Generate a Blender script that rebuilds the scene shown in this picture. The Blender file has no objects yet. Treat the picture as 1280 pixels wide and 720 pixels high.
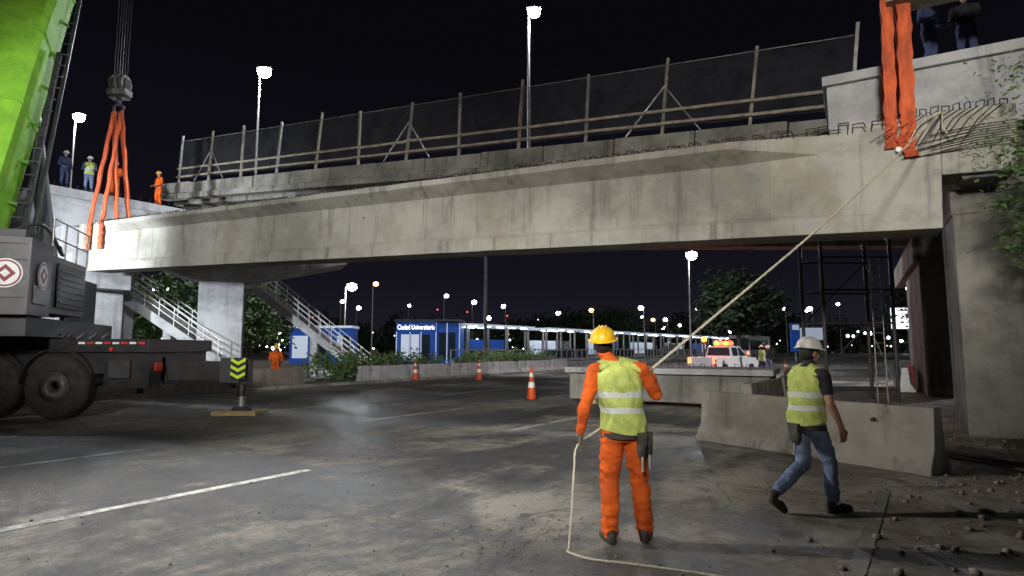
import bpy, math, random
from mathutils import Vector, Matrix, noise
random.seed(7)
rad=math.radians
sc=bpy.context.scene
# ------------------------------------------------------------------ materials
def mat(name,col,rough=.7,metal=0,col2=None,scale=4,detail=6,bump=0,bscale=None,stretch=(1,1,1),emis=None,estr=0,lo=.35,hi=.65,spec=.4):
    m=bpy.data.materials.new(name); m.use_nodes=True
    nt=m.node_tree; N=nt.nodes; L=nt.links
    b=N['Principled BSDF']; b.inputs['Base Color'].default_value=(*col,1)
    b.inputs['Roughness'].default_value=rough; b.inputs['Metallic'].default_value=metal
    b.inputs['Specular IOR Level'].default_value=spec
    if emis:
        b.inputs['Emission Color'].default_value=(*emis,1); b.inputs['Emission Strength'].default_value=estr
    if col2 or bump:
        tc=N.new('ShaderNodeTexCoord'); mp=N.new('ShaderNodeMapping'); mp.inputs['Scale'].default_value=stretch
        L.new(tc.outputs['Object'],mp.inputs['Vector'])
    if col2:
        n=N.new('ShaderNodeTexNoise'); n.inputs['Scale'].default_value=scale; n.inputs['Detail'].default_value=detail
        n.inputs['Roughness'].default_value=.62
        L.new(mp.outputs[0],n.inputs['Vector'])
        r=N.new('ShaderNodeValToRGB'); r.color_ramp.elements[0].position=lo; r.color_ramp.elements[1].position=hi
        r.color_ramp.elements[0].color=(*col,1); r.color_ramp.elements[1].color=(*col2,1)
        L.new(n.outputs['Fac'],r.inputs['Fac']); L.new(r.outputs['Color'],b.inputs['Base Color'])
    if bump:
        n2=N.new('ShaderNodeTexNoise'); n2.inputs['Scale'].default_value=bscale or scale*4; n2.inputs['Detail'].default_value=5
        L.new(mp.outputs[0],n2.inputs['Vector'])
        bp=N.new('ShaderNodeBump'); bp.inputs['Strength'].default_value=bump; bp.inputs['Distance'].default_value=.02
        L.new(n2.outputs['Fac'],bp.inputs['Height']); L.new(bp.outputs[0],b.inputs['Normal'])
    return m
class NT:
    """small helper for longer node graphs"""
    def __init__(s,m): s.m=m; s.N=m.node_tree.nodes; s.L=m.node_tree.links; s.b=s.N['Principled BSDF']
    def node(s,t,**k):
        n=s.N.new(t)
        for a,v in k.items(): setattr(n,a,v)
        return n
    def math(s,op,a,b=None,clamp=False):
        n=s.node('ShaderNodeMath',operation=op); n.use_clamp=clamp
        for i,v in enumerate((a,b)):
            if v is None: continue
            if isinstance(v,(int,float)): n.inputs[i].default_value=v
            else: s.L.new(v,n.inputs[i])
        return n.outputs[0]
    def noise(s,vec,scale,detail=5,rough=.6,stretch=None,dist=0):
        if stretch:
            mp=s.node('ShaderNodeMapping'); mp.inputs['Scale'].default_value=stretch; s.L.new(vec,mp.inputs['Vector']); vec=mp.outputs[0]
        n=s.node('ShaderNodeTexNoise'); n.inputs['Scale'].default_value=scale; n.inputs['Detail'].default_value=detail; n.inputs['Roughness'].default_value=rough; n.inputs['Distortion'].default_value=dist
        s.L.new(vec,n.inputs['Vector']); return n.outputs['Fac']
    def ramp(s,f,a,b):
        n=s.node('ShaderNodeMapRange'); n.interpolation_type='SMOOTHSTEP'
        n.inputs['From Min'].default_value=a; n.inputs['From Max'].default_value=b
        s.L.new(f,n.inputs['Value']); return n.outputs['Result']
    def mix(s,f,a,b):
        n=s.node('ShaderNodeMix',data_type='RGBA')
        for i,v in ((0,f),(6,a),(7,b)):
            if isinstance(v,tuple): n.inputs[i].default_value=(*v,1)
            elif isinstance(v,(int,float)): n.inputs[i].default_value=v
            else: s.L.new(v,n.inputs[i])
        return n.outputs[2]
    def bump(s,h,st,dist=.02):
        n=s.node('ShaderNodeBump'); n.inputs['Strength'].default_value=st; n.inputs['Distance'].default_value=dist
        s.L.new(h,n.inputs['Height']); s.L.new(n.outputs[0],s.b.inputs['Normal'])

def concrete(name,base,dark,warm=None,panel=None,stain=.6):
    m=mat(name,base,.85); g=NT(m)
    tc=g.node('ShaderNodeTexCoord').outputs['Object']
    n1=g.noise(tc,.5,7,.7); n2=g.noise(tc,3.0,9,.75); n3=g.noise(tc,1.0,7,.65,(2.6,2.6,.22)); n4=g.noise(tc,28,4,.7); n5=g.noise(tc,1.4,8,.7,(.5,1,1.3))
    c=g.mix(g.ramp(n1,.38,.64),base,dark)
    if warm: c=g.mix(g.math('MULTIPLY',g.ramp(g.noise(tc,.9,6,.65,(1,1,.6)),.5,.68),.6),c,warm)
    c=g.mix(g.math('MULTIPLY',g.ramp(n5,.52,.7),.45),c,tuple(x*.62 for x in dark))
    c=g.mix(g.math('MULTIPLY',g.ramp(n3,.52,.70),stain),c,tuple(x*.42 for x in dark))
    c=g.mix(g.math('MULTIPLY',g.ramp(n2,.5,.8),.5),c,tuple(min(1,x*1.3) for x in base))
    h=g.math('ADD',g.math('MULTIPLY',n4,.5),n2)
    if panel:   # formwork joints every `panel` metres along local x
        sp=g.node('ShaderNodeSeparateXYZ'); g.L.new(tc,sp.inputs[0])
        f=g.math('ABSOLUTE',g.math('SUBTRACT',g.math('FRACT',g.math('DIVIDE',sp.outputs[0],panel)),.5)); ln=g.math('GREATER_THAN',f,.4965)
        c=g.mix(g.math('MULTIPLY',ln,.22),c,tuple(x*.4 for x in dark))
        cell=g.math('FLOOR',g.math('ADD',g.math('DIVIDE',sp.outputs[0],panel),.5)); wn=g.node('ShaderNodeTexWhiteNoise',noise_dimensions='1D'); g.L.new(cell,wn.inputs['W'])
        c=g.mix(g.math('MULTIPLY',wn.outputs['Value'],.20),c,tuple(x*.8 for x in dark))
    g.L.new(c,g.b.inputs['Base Color']); g.bump(h,.45)
    return m
M={}
M['conc_beam']=concrete('concrete_beam',(.38,.365,.32),(.235,.225,.195),warm=(.28,.24,.17),panel=2.9,stain=.7)
M['conc_old']=concrete('concrete_old',(.24,.23,.20),(.11,.105,.09),stain=.8)
M['conc_light']=concrete('concrete_light',(.40,.40,.395),(.25,.25,.255))
M['conc_barrier']=concrete('concrete_barrier',(.22,.20,.17),(.11,.10,.083),warm=(.16,.12,.085),stain=.75)
M['rebar']=mat('rebar_rust',(.06,.035,.022),.8,.3,(.025,.018,.014),12)
M['steel']=mat('galvanised_steel',(.42,.42,.40),.5,.6,(.25,.23,.2),6)
M['post']=mat('post_paint',(.34,.30,.23),.7,.0,(.16,.14,.11),5)
M['black']=mat('black_paint',(.012,.012,.014),.45,0,(.03,.028,.026),3,bump=.1)
M['dgrey']=mat('dark_grey_paint',(.05,.05,.055),.5,0,(.03,.03,.03),3)
M['cgrey']=mat('counterweight_grey',(.12,.115,.12),.45,0,(.07,.065,.065),2,bump=.1)
M['tyre']=mat('tyre_rubber',(.012,.012,.012),.9,0,(.035,.032,.028),5,bump=.4,bscale=30)
M['rim']=mat('rim_steel',(.13,.125,.12),.5,.3,(.05,.047,.045),7)
M['lime']=mat('lime_paint',(.24,.50,.04),.7,0,(.15,.34,.025),1.8,bump=.05,spec=.2)
M['lime_d']=mat('lime_dark',(.10,.25,.02),.7)
M['white']=mat('white_paint',(.75,.75,.73),.45,0,(.6,.6,.58),5)
M['red']=mat('red_paint',(.55,.03,.02),.5,0,(.4,.03,.02),6)
M['dred']=mat('dark_red_mark',(.20,.02,.03),.4)
M['sling']=mat('sling_orange',(.66,.12,.035),.8,0,(.30,.055,.025),7,bump=.6,bscale=60,stretch=(1,1,.2))
M['cable']=mat('steel_cable',(.06,.06,.06),.5,.5)
M['rope']=mat('rope_fibre',(.62,.55,.42),.9,0,(.4,.35,.26),40,bump=.6,bscale=120)
M['orange']=mat('workwear_orange',(.66,.115,.014),.9,0,(.36,.058,.012),4,bump=.8,bscale=12,spec=.15)
M['jeans']=mat('jeans_denim',(.08,.11,.19),.9,0,(.18,.22,.31),6,bump=.7,bscale=16,spec=.15)
M['navy']=mat('navy_cloth',(.03,.04,.09),.9,0,(.05,.06,.12),7,bump=.4,spec=.2)
M['tee']=mat('black_tshirt',(.015,.015,.017),.9,0,(.03,.03,.032),7,bump=.4,spec=.2)
M['skin']=mat('skin',(.36,.19,.125),.55,0,(.28,.14,.09),10,bump=.1,bscale=60)
M['boot']=mat('boot_leather',(.018,.015,.013),.6,0,(.05,.04,.03),9,bump=.3)
M['glove']=mat('glove_leather',(.07,.055,.045),.8,0,(.14,.11,.08),12,bump=.4)
M['hair']=mat('dark_hair',(.012,.009,.007),.7,bump=.4,bscale=80)
M['helmet_y']=mat('helmet_yellow',(.66,.38,.012),.4,0,(.48,.27,.01),6)
M['helmet_w']=mat('helmet_white',(.62,.61,.57),.4,0,(.45,.43,.39),6)
M['eye']=mat('eye',(.02,.015,.01),.2)
M['belt']=mat('belt_leather',(.03,.018,.012),.6)
M['cone_o']=mat('cone_orange',(.70,.09,.01),.6,0,(.45,.06,.01),8)
M['refl']=mat('reflective_white',(.7,.7,.68),.3)
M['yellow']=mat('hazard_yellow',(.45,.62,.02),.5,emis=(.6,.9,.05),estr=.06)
M['wood']=mat('timber',(.40,.32,.14),.8,0,(.25,.18,.09),6,bump=.3,stretch=(1,6,1))
M['blue']=mat('station_blue',(.02,.08,.35),.4,0,(.015,.06,.26),.5,emis=(.03,.13,.6),estr=.16)
M['pale']=mat('pale_panel',(.6,.65,.7),.5,emis=(.7,.8,1),estr=.35)
M['glass']=mat('dark_glass',(.02,.03,.04),.1,spec=.8)
M['carwhite']=mat('vehicle_white',(.65,.65,.66),.3)
M['tail']=mat('tail_light',(.6,.02,.01),.4,emis=(1,.06,.02),estr=14)
M['amber']=mat('beacon_amber',(.7,.2,.02),.4,emis=(1,.16,.02),estr=9)
M['redlamp']=mat('beacon_red',(.7,.05,.02),.4,emis=(1,.03,.01),estr=14)
M['signtext']=mat('sign_letter_white',(.8,.8,.8),.4,emis=(1,1,1),estr=1.5)
M['bill']=mat('lit_billboard',(.8,.8,.8),.4,emis=(.95,.97,1),estr=1.6)
M['strip']=mat('canopy_light_strip',(1,1,1),.4,emis=(.85,.93,1),estr=9)
M['lamp']=mat('lamp_led',(1,1,1),.4,emis=(.92,.95,1),estr=120)
M['lampfar']=mat('far_lamp_led',(1,1,1),.4,emis=(.9,.95,1),estr=30)
M['lampdim']=mat('very_far_lamp',(1,1,1),.4,emis=(.8,.9,1),estr=5)
M['lampwarm']=mat('far_lamp_sodium',(1,.7,.4),.4,emis=(1,.55,.2),estr=6)
M['lampred']=mat('obstruction_red',(1,.1,.1),.4,emis=(1,.08,.05),estr=4)
M['bark']=mat('bark',(.06,.045,.03),.9,0,(.1,.08,.06),8,bump=.5)
M['leaf']=mat('leaf_green',(.04,.08,.02),.6,0,(.10,.16,.04),2.5)
M['leafn']=mat('leaf_near',(.04,.085,.022),.55,0,(.11,.17,.05),3.5)
M['leafd']=mat('leaf_dark',(.02,.035,.015),.7,0,(.04,.06,.025),1.5)
M['bldg']=mat('far_building',(.03,.03,.035),.8,0,(.05,.05,.06),.3)
M['stone']=mat('rubble',(.2,.17,.135),.9,0,(.11,.085,.06),8,bump=.4)
# shade netting
m=mat('shade_netting',(.05,.052,.055),.9); g=NT(m); tc=g.node('ShaderNodeTexCoord').outputs['Object']
tr=g.node('ShaderNodeBsdfTransparent'); mx=g.node('ShaderNodeMixShader'); out=g.N['Material Output']
f=g.math('ADD',g.math('MULTIPLY',g.ramp(g.noise(tc,1.1,9,.8),.42,.72),-.26),.32)
g.L.new(f,mx.inputs[0]); g.L.new(tr.outputs[0],mx.inputs[1]); g.L.new(g.b.outputs[0],mx.inputs[2]); g.L.new(mx.outputs[0],out.inputs[0]); M['net']=m
# hi-vis vest: fluorescent cloth with two grey reflective bands (local z)
def vest(name,bands):
    m=mat(name,(.50,.72,.05),.85,spec=.15); g=NT(m); tc=g.node('ShaderNodeTexCoord').outputs['Object']
    sp=g.node('ShaderNodeSeparateXYZ'); g.L.new(tc,sp.inputs[0]); z=g.math('ADD',sp.outputs[2],g.math('MULTIPLY',g.math('SUBTRACT',g.noise(tc,5,2),.5),.05))
    tot=None
    for a,b in bands:
        k=g.math('MULTIPLY',g.math('GREATER_THAN',z,a),g.math('LESS_THAN',z,b)); tot=k if tot is None else g.math('ADD',tot,k)
    n=g.noise(tc,5,7,.7); base=g.mix(g.ramp(n,.35,.68),(.49,.54,.14),(.27,.32,.08))
    c=g.mix(tot,base,(.46,.47,.43)); g.L.new(c,g.b.inputs['Base Color'])
    g.bump(g.noise(tc,9,5,.65,(1,1,.55)),1.0,.04); return m
M['vest1']=vest('hi_vis_vest_cloth',[(1.10,1.15),(1.23,1.28)])
M['vest2']=vest('hi_vis_vest_cloth_b',[(1.03,1.08),(1.16,1.21)])
# asphalt with dust, repairs, cracks and grit
m=mat('asphalt',(.05,.05,.05),.8); g=NT(m); tc=g.node('ShaderNodeTexCoord').outputs['Object']
sp=g.node('ShaderNodeSeparateXYZ'); g.L.new(tc,sp.inputs[0]); x,y=sp.outputs[0],sp.outputs[1]
nb=g.noise(tc,.22,8,.68,None,.8); ns=g.noise(tc,.6,10,.75,(.28,1.9,1)); nf=g.noise(tc,55,3,.8); nm=g.noise(tc,2.6,12,.85); cr=g.noise(tc,.6,9,.75,(1.7,.35,1),.5); sp2=g.noise(tc,13,6,.85); n9=g.noise(tc,5.5,8,.8)
near=g.math('SUBTRACT',1,g.ramp(y,1.0,7.5)); near2=g.math('MULTIPLY',near,g.math('SUBTRACT',1,g.ramp(x,16,40)))
dust=g.math('ADD',g.math('MULTIPLY',g.ramp(nb,.42,.58),.80),g.math('MULTIPLY',near2,.52))
for src,k_ in ((ns,3.2),(cr,2.2),(nm,2.4),(n9,1.3)): dust=g.math('ADD',dust,g.math('MULTIPLY',g.math('SUBTRACT',src,.5),k_))
dust=g.math('MULTIPLY',g.ramp(dust,.05,1.35),.95,True)
asp=g.mix(g.ramp(nm,.35,.65),(.022,.022,.024),(.066,.064,.06))
c=g.mix(dust,asp,(.33,.305,.255)); c=g.mix(g.math('MULTIPLY',g.ramp(nf,.48,.72),.5),c,(.20,.185,.16)); c=g.mix(g.math('MULTIPLY',g.ramp(sp2,.53,.66),.55),c,(.03,.028,.026))
blot=g.noise(tc,.9,6,.6,None,1.2); c=g.mix(g.math('MULTIPLY',g.ramp(blot,.58,.68),.65),c,(.026,.024,.023))
# brown earth dragged onto the near right lane
ear=g.math('ADD',g.math('MULTIPLY',g.math('SUBTRACT',1,g.ramp(y,-.6,5.5)),.55),g.math('MULTIPLY',g.math('SUBTRACT',g.noise(tc,1.1,9,.75,None,.8),.5),2.4))
c=g.mix(g.math('MULTIPLY',g.ramp(ear,.30,.75),.8),c,g.mix(g.ramp(n9,.35,.65),(.18,.125,.08),(.075,.052,.036)))
vo=g.node('ShaderNodeTexVoronoi',feature='DISTANCE_TO_EDGE'); vo.inputs['Scale'].default_value=.22
dv=g.node('ShaderNodeVectorMath',operation='ADD'); nn=g.node('ShaderNodeTexNoise'); nn.inputs['Scale'].default_value=1.3; nn.inputs['Detail'].default_value=6; g.L.new(tc,nn.inputs['Vector']); g.L.new(tc,dv.inputs[0]); g.L.new(nn.outputs['Color'],dv.inputs[1]); g.L.new(dv.outputs[0],vo.inputs['Vector'])
crk=g.math('SUBTRACT',1,g.ramp(vo.outputs['Distance'],.0,.006)); c=g.mix(g.math('MULTIPLY',crk,.4),c,(.015,.014,.013))
g.L.new(c,g.b.inputs['Base Color'])
g.L.new(g.math('ADD',.44,g.math('MULTIPLY',dust,.48)),g.b.inputs['Roughness'])
g.bump(g.math('ADD',nf,g.math('MULTIPLY',nm,2.0)),.9,.02); M['asphalt']=m
M['dirt']=mat('ground_dirt',(.13,.095,.065),.95,0,(.045,.046,.024),.9,bump=.9,bscale=5)
def paint(name,a,b_,lo,hi):
    m=mat(name,a,.7); g=NT(m); tc=g.node('ShaderNodeTexCoord').outputs['Object']
    c=g.mix(g.ramp(g.noise(tc,2.6,10,.85),lo,hi),a,b_); c=g.mix(g.math('MULTIPLY',g.ramp(g.noise(tc,45,3,.7),.5,.7),.5),c,b_); g.L.new(c,g.b.inputs['Base Color']); return m
M['paint']=paint('line_paint',(.60,.59,.55),(.13,.12,.11),.42,.62)
M['paintf']=paint('line_paint_faded',(.24,.22,.185),(.14,.13,.105),.35,.55)

# ------------------------------------------------------------------ mesh builder
class MB:
    def __init__(s): s.v=[]; s.f=[]; s.mi=[]; s.sm=[]; s.mats=[]
    def m(s,k):
        if k not in s.mats: s.mats.append(k)
        return s.mats.index(k)
    def add(s,vs,fs,k,smooth=False,X=None):
        o=len(s.v); 
        if X is not None: vs=[X@Vector(v) for v in vs]
        s.v+= [tuple(v) for v in vs]; i=s.m(k)
        for f in fs: s.f.append(tuple(a+o for a in f)); s.mi.append(i); s.sm.append(smooth)
    def box(s,lo,hi,k,X=None):
        (a,b,c),(d,e,f)=lo,hi
        vs=[(a,b,c),(d,b,c),(d,e,c),(a,e,c),(a,b,f),(d,b,f),(d,e,f),(a,e,f)]
        s.add(vs,[(0,3,2,1),(4,5,6,7),(0,1,5,4),(1,2,6,5),(2,3,7,6),(3,0,4,7)],k,False,X)
    def tube(s,p0,p1,r0,r1=None,k='steel',seg=8,smooth=True,sx=1):
        r1=r0 if r1 is None else r1
        p0=Vector(p0);p1=Vector(p1); d=(p1-p0)
        if d.length<1e-6: return
        d.normalize(); u=d.orthogonal().normalized() if abs(d.z)<.99 else Vector((1,0,0)); w=d.cross(u)
        vs=[];
        for p,r in ((p0,r0),(p1,r1)):
            for i in range(seg):
                a=2*math.pi*i/seg; vs.append(p+u*(r*math.cos(a))+w*(r*math.sin(a)))
        fs=[(i,(i+1)%seg,seg+(i+1)%seg,seg+i) for i in range(seg)]
        s.add(vs,fs,k,smooth); s.add(vs[:seg],[tuple(range(seg))[::-1]],k); s.add(vs[seg:],[tuple(range(seg))],k)
    def path(s,pts,r,k,seg=6):
        for a,b in zip(pts[:-1],pts[1:]): s.tube(a,b,r,r,k,seg)
    def ell(s,c,r,k,seg=12,rings=8,X=None,R=None,half=False):
        if isinstance(r,(int,float)): r=(r,r,r)
        vs=[];fs=[]; n=rings
        for j in range(n+1):
            ph=(math.pi/2 if half else math.pi)*j/n
            for i in range(seg):
                a=2*math.pi*i/seg; v=Vector((r[0]*math.sin(ph)*math.cos(a),r[1]*math.sin(ph)*math.sin(a),r[2]*math.cos(ph)))
                if R is not None: v=R@v
                vs.append(v+Vector(c))
        for j in range(n):
            for i in range(seg): fs.append((j*seg+i,(j+1)*seg+i,(j+1)*seg+(i+1)%seg,j*seg+(i+1)%seg))
        s.add(vs,fs,k,True,X)
    def loft(s,rings,k,smooth=True,cap=True,X=None):
        n=len(rings[0]); vs=[v for r in rings for v in r]; fs=[]
        for j in range(len(rings)-1):
            for i in range(n): fs.append((j*n+i,j*n+(i+1)%n,(j+1)*n+(i+1)%n,(j+1)*n+i))
        s.add(vs,fs,k,smooth,X)
        if cap:
            s.add(rings[0],[tuple(range(n))[::-1]],k,False,X); s.add(rings[-1],[tuple(range(n))],k,False,X)
    def cap(s,p0,r0,p1,r1,k,seg=12):
        s.tube(p0,p1,r0,r1,k,seg); s.ell(p0,r0,k,seg,6); s.ell(p1,r1,k,seg,6)
    def build(s,name,loc=(0,0,0),rot=(0,0,0),parent=None,bevel=0,fixn=False):
        me=bpy.data.meshes.new(name); me.from_pydata(s.v,[],s.f)
        for k in s.mats: me.materials.append(M[k])
        me.polygons.foreach_set('material_index',s.mi); me.polygons.foreach_set('use_smooth',s.sm); me.validate(); me.update()
        o=bpy.data.objects.new(name,me); sc.collection.objects.link(o); o.location=loc; o.rotation_euler=rot
        if parent: o.parent=parent
        if fixn:
            import bmesh
            bm=bmesh.new(); bm.from_mesh(me); bmesh.ops.remove_doubles(bm,verts=bm.verts,dist=1e-4); bmesh.ops.recalc_face_normals(bm,faces=bm.faces); bm.to_mesh(me); bm.free()
        if bevel:
            b=o.modifiers.new('bevel','BEVEL'); b.width=bevel; b.segments=2; b.limit_method='ANGLE'; b.angle_limit=rad(40)
        return o
def remesh(mb,vox,labels=None):
    o=mb.build('tmp'); md=o.modifiers.new('r','REMESH'); md.mode='VOXEL'; md.voxel_size=vox
    sm=o.modifiers.new('s','SMOOTH'); sm.iterations=3; sm.factor=.5
    dg=bpy.context.evaluated_depsgraph_get(); dg.update(); me=bpy.data.meshes.new_from_object(o.evaluated_get(dg))
    vs=[v.co.copy() for v in me.vertices]; fs=[tuple(p.vertices) for p in me.polygons]
    bpy.data.meshes.remove(me); bpy.data.objects.remove(o); return vs,fs
def lookat(o,t):
    d=Vector(t)-o.location; o.rotation_euler=d.to_track_quat('-Z','Y').to_euler()
RX,RY=.5736,.8192
def RN(r,n,z=0): return Vector((RX*r-RY*n,RY*r+RX*n,z))
RROT=math.atan2(RY,RX); BR=rad(150.3)
# ------------------------------------------------------------------ ground
g_=MB(); g_.add([(-900,-300,0),(900,-300,0),(900,1500,0),(-900,1500,0)],[(0,1,2,3)],'dirt'); g_.build('ground')
g_=MB(); g_.add([(-60,-.9,.006),(420,-.9,.006),(420,21.6,.006),(-60,21.6,.006)],[(0,1,2,3)],'asphalt'); g_.build('road',rot=(0,0,RROT))
g_=MB(); g_.add([(-60,25.4,.006),(420,25.4,.006),(420,37,.006),(-60,37,.006)],[(0,1,2,3)],'asphalt'); g_.build('road',rot=(0,0,RROT))
k=MB(); k.box((-60,21.6,0),(420,21.78,.13),'conc_old'); k.box((-60,25.2,0),(420,25.4,.13),'conc_old'); k.box((-60,37,0),(420,37.2,.14),'conc_old'); k.build('road_kerb',rot=(0,0,RROT),bevel=.02)
l=MB()
def dash(r0,r1,n,k='paint',w=.07): l.add([(r0,n-w,.011),(r1,n-w,.011),(r1,n+w,.011),(r0,n+w,.011)],[(0,1,2,3)],k)
for n,off in ((7.0,-.2),(10.6,1.1),(14.2,-.4),(17.8,2.2)):
    for i in range(-4,40):
        a=off+2.0+i*8.2 if n<8 else off+i*8.2
        if n<8: dash(a-.1,a+3.4,n)
        else: dash(a,a+3.6,n)
dash(-60,300,21.1); dash(-60,8.3,.55,'paintf',.06); dash(16,300,.55,'paintf')
for n in (29.2,33):
    for i in range(20): dash(i*9,i*9+4,n)
l.build('road_markings',rot=(0,0,RROT))
# ------------------------------------------------------------------ girder being lifted
b=MB()
I=[(.46,0),(.46,.32),(.37,.43),(.37,1.58),(.78,1.84),(.78,1.99)]
S=[(.46,0),(.46,.32),(.445,.34),(.445,1.58),(.445,1.84),(.445,2.12)]
T=[(.46,0),(.46,.32),(.40,.40),(.40,1.6),(.47,1.82),(.47,1.99)]
def ring(x,h): return [(x,w,z) for w,z in h]+[(x,-w,z) for w,z in h[::-1]]
def rr_(h): return [(w+random.uniform(-.004,.004),z+random.uniform(-.006,.006)) for w,z in h]
rs=[ring(0,S),ring(1.5,S),ring(1.52,[(w,min(z,1.99)) for w,z in S]),ring(2.0,T),ring(3.6,I)]+[ring(3.6+i*.85,rr_(I)) for i in range(1,30)]+[ring(28.6,T),ring(29.0,S),ring(30,S)]
b.loft(rs,'conc_beam',False)
b.box((-1.08,-.45,.98),(.0,.45,2.16),'conc_beam'); b.box((30,-.45,.98),(31.0,.45,2.1),'conc_beam')
b.box((-.3,-.3,.9),(-.9,.3,.975),'black')
for x in (2.4,14.2,27.6): b.tube((x,.30,1.2),(x,.376,1.2),.04,.04,'black',10)
girder=b.build('concrete_bridge_girder',(8.0,11.0,3.8),(0,-math.atan(.038),BR),bevel=.018,fixn=True)
b=MB()
random.seed(3)
x=.9
while x<29.6:
    h=.2+random.uniform(-.04,.04); t=random.uniform(-.07,.07); z=1.96
    for w in (-.3,.3,.62):
        hh=h if w<.5 else h*.7
        pts=[(x,w-.0,z),(x+t,w+random.uniform(-.03,.03),z+hh),(x+t+.17,w,z+hh),(x+.17+t,w,z)]
        b.path(pts,.011,'rebar',5)
    b.path([(x+t,-.3,z+h),(x+t,.3,z+h)],.010,'rebar',5)
    x+=.30+random.uniform(-.03,.03)
for w in (-.2,0,.2): b.tube((1.6,w,2.14),(29.5,w,2.14),.01,.01,'rebar',5)
for i in range(13):   # starter bars fanning out of the end block
    x0=-.9+.12*i; 
    b.path([(x0-.1,.30,2.12),(x0,.47,2.17),(x0+.25,.50+random.uniform(0,.06),2.0-random.uniform(0,.1)),(x0+.55+random.uniform(-.15,.15),.53+random.uniform(0,.06),1.72-random.uniform(0,.28))],.0065,'rebar',5)
for i in range(10):
    z0=1.85-.045*i; b.path([(-1.12,.46,z0),(-.5,.475,z0-.03),(.45+random.uniform(-.3,.25),.50,z0-.10-random.uniform(0,.12))],.0065,'rebar',5)
for i in range(12):
    x0=-1.0+.17*i; b.path([(x0,.2,2.1),(x0+random.uniform(-.04,.04),.2,2.34+random.uniform(-.04,.04)),(x0+.1,.2,2.34),(x0+.1,.2,2.1)],.010,'rebar',5)
b.build('girder_rebar',parent=girder)
GM=Matrix.Translation((8.0,11.0,3.8))@girder.rotation_euler.to_matrix().to_4x4()
def G(x,w,z): return GM@Vector((x,w,z))
# ------------------------------------------------------------------ slings + lifting gear
def strap(mb,p,q,wid,ax,k='sling',th=.03,n=14,tw=0):
    p=Vector(p);q=Vector(q);ax=Vector(ax).normalized(); rings=[]
    for i in range(n+1):
        t=i/n; c=p.lerp(q,t); a=Matrix.Rotation(tw*t,3,(q-p).normalized())@ax; nn=a.cross((q-p).normalized()).normalized()
        wv=wid/2*(1+.12*math.sin(i*2.3)); cc=c+nn*.02*math.sin(i*1.7)+a*.008*math.sin(i*1.1+p.x)
        rings.append([cc-a*wv-nn*th/2,cc-a*wv*.3-nn*th*1.1,cc+a*wv*.4-nn*th*.4,cc+a*wv-nn*th,cc+a*wv+nn*th/2,cc-a*wv+nn*th/2])
    mb.loft(rings,k,False)
d=Vector((math.cos(BR),math.sin(BR),0))
s=MB()
top=G(.62,.1,5.0)
for dx,wd in ((-.0,.24),(.27,.2)):
    strap(s,G(.50+dx,.50,1.55),G(.50+dx,.50,2.2),wd,d)
    strap(s,G(.50+dx,.50,2.2),top+d*(dx*1.0-.1),wd,d,tw=.35)
    strap(s,G(.50+dx,-.50,1.6),G(.50+dx,-.50,2.2),wd,d); strap(s,G(.5+dx,-.5,2.2),top+d*(dx*1.0-.1),wd,d)
strap(s,G(.44,.54,1.35),G(.62,.54,1.75),.22,d,th=.05)
s.tube(G(.66,-.6,1.5),G(.66,.6,1.5),.05,.05,'steel',12)
s.build('lifting_sling')
s=MB(); s.box((-1.3,-.25,0),(1.3,.25,.42),'conc_old'); s.box((-1.3,-.32,.42),(1.3,.32,.48),'post'); s.box((-1.3,-.32,-.06),(1.3,.32,0),'post')
for i in (-1,-.5,0,.5,1): s.box((i-.02,-.30,0),(i+.02,-.25,.42),'post'); s.box((i-.02,.25,0),(i+.02,.30,.42),'post')
s.tube((0,0,.4),(0,0,6),.03,.03,'cable'); s.tube((.25,0,.4),(.25,0,6),.03,.03,'cable')
s.build('spreader_beam',tuple(G(-.5,.1,4.60)),(0,0,BR))
s=MB(); hk=Vector((-17.75,26,13.0)); 
for dx,ex in ((-.16,29.9),(.16,28.9)):
    for side in (.55,-.55):
        a=G(ex,side,2.0)
        strap(s,a,hk+Vector((dx,0,-.75)),.24,d,th=.05); strap(s,G(ex,side,.9),a,.24,d,th=.05)
s.build('lifting_sling')
s=MB()
s.box((-.38,-.22,-.15),(.38,.22,.75),'dgrey'); s.box((-.42,-.26,.0),(.42,.26,.25),'steel'); 
for i in (-.24,0,.24): s.tube((i-.06,0,.55),(i+.06,0,.55),.38,.38,'steel',20)
s.tube((0,0,-.15),(0,0,-.45),.1,.08,'dgrey',12); 
hp=[Vector((.22*math.cos(a),0,-.62+.22*math.sin(a))) for a in [rad(x) for x in range(80,-170,-25)]]; s.path(hp,.06,'dgrey',8)
hp=[Vector((-x.x,x.y,x.z)) for x in hp]; s.path(hp,.06,'dgrey',8)
for i in (-.3,-.18,-.06,.06,.18,.3): s.tube((i,0,.5),(i*.9,-.0,16.5),.018,.018,'cable',5)
s.build('crane_hook_block',tuple(hk),bevel=.02)
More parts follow.
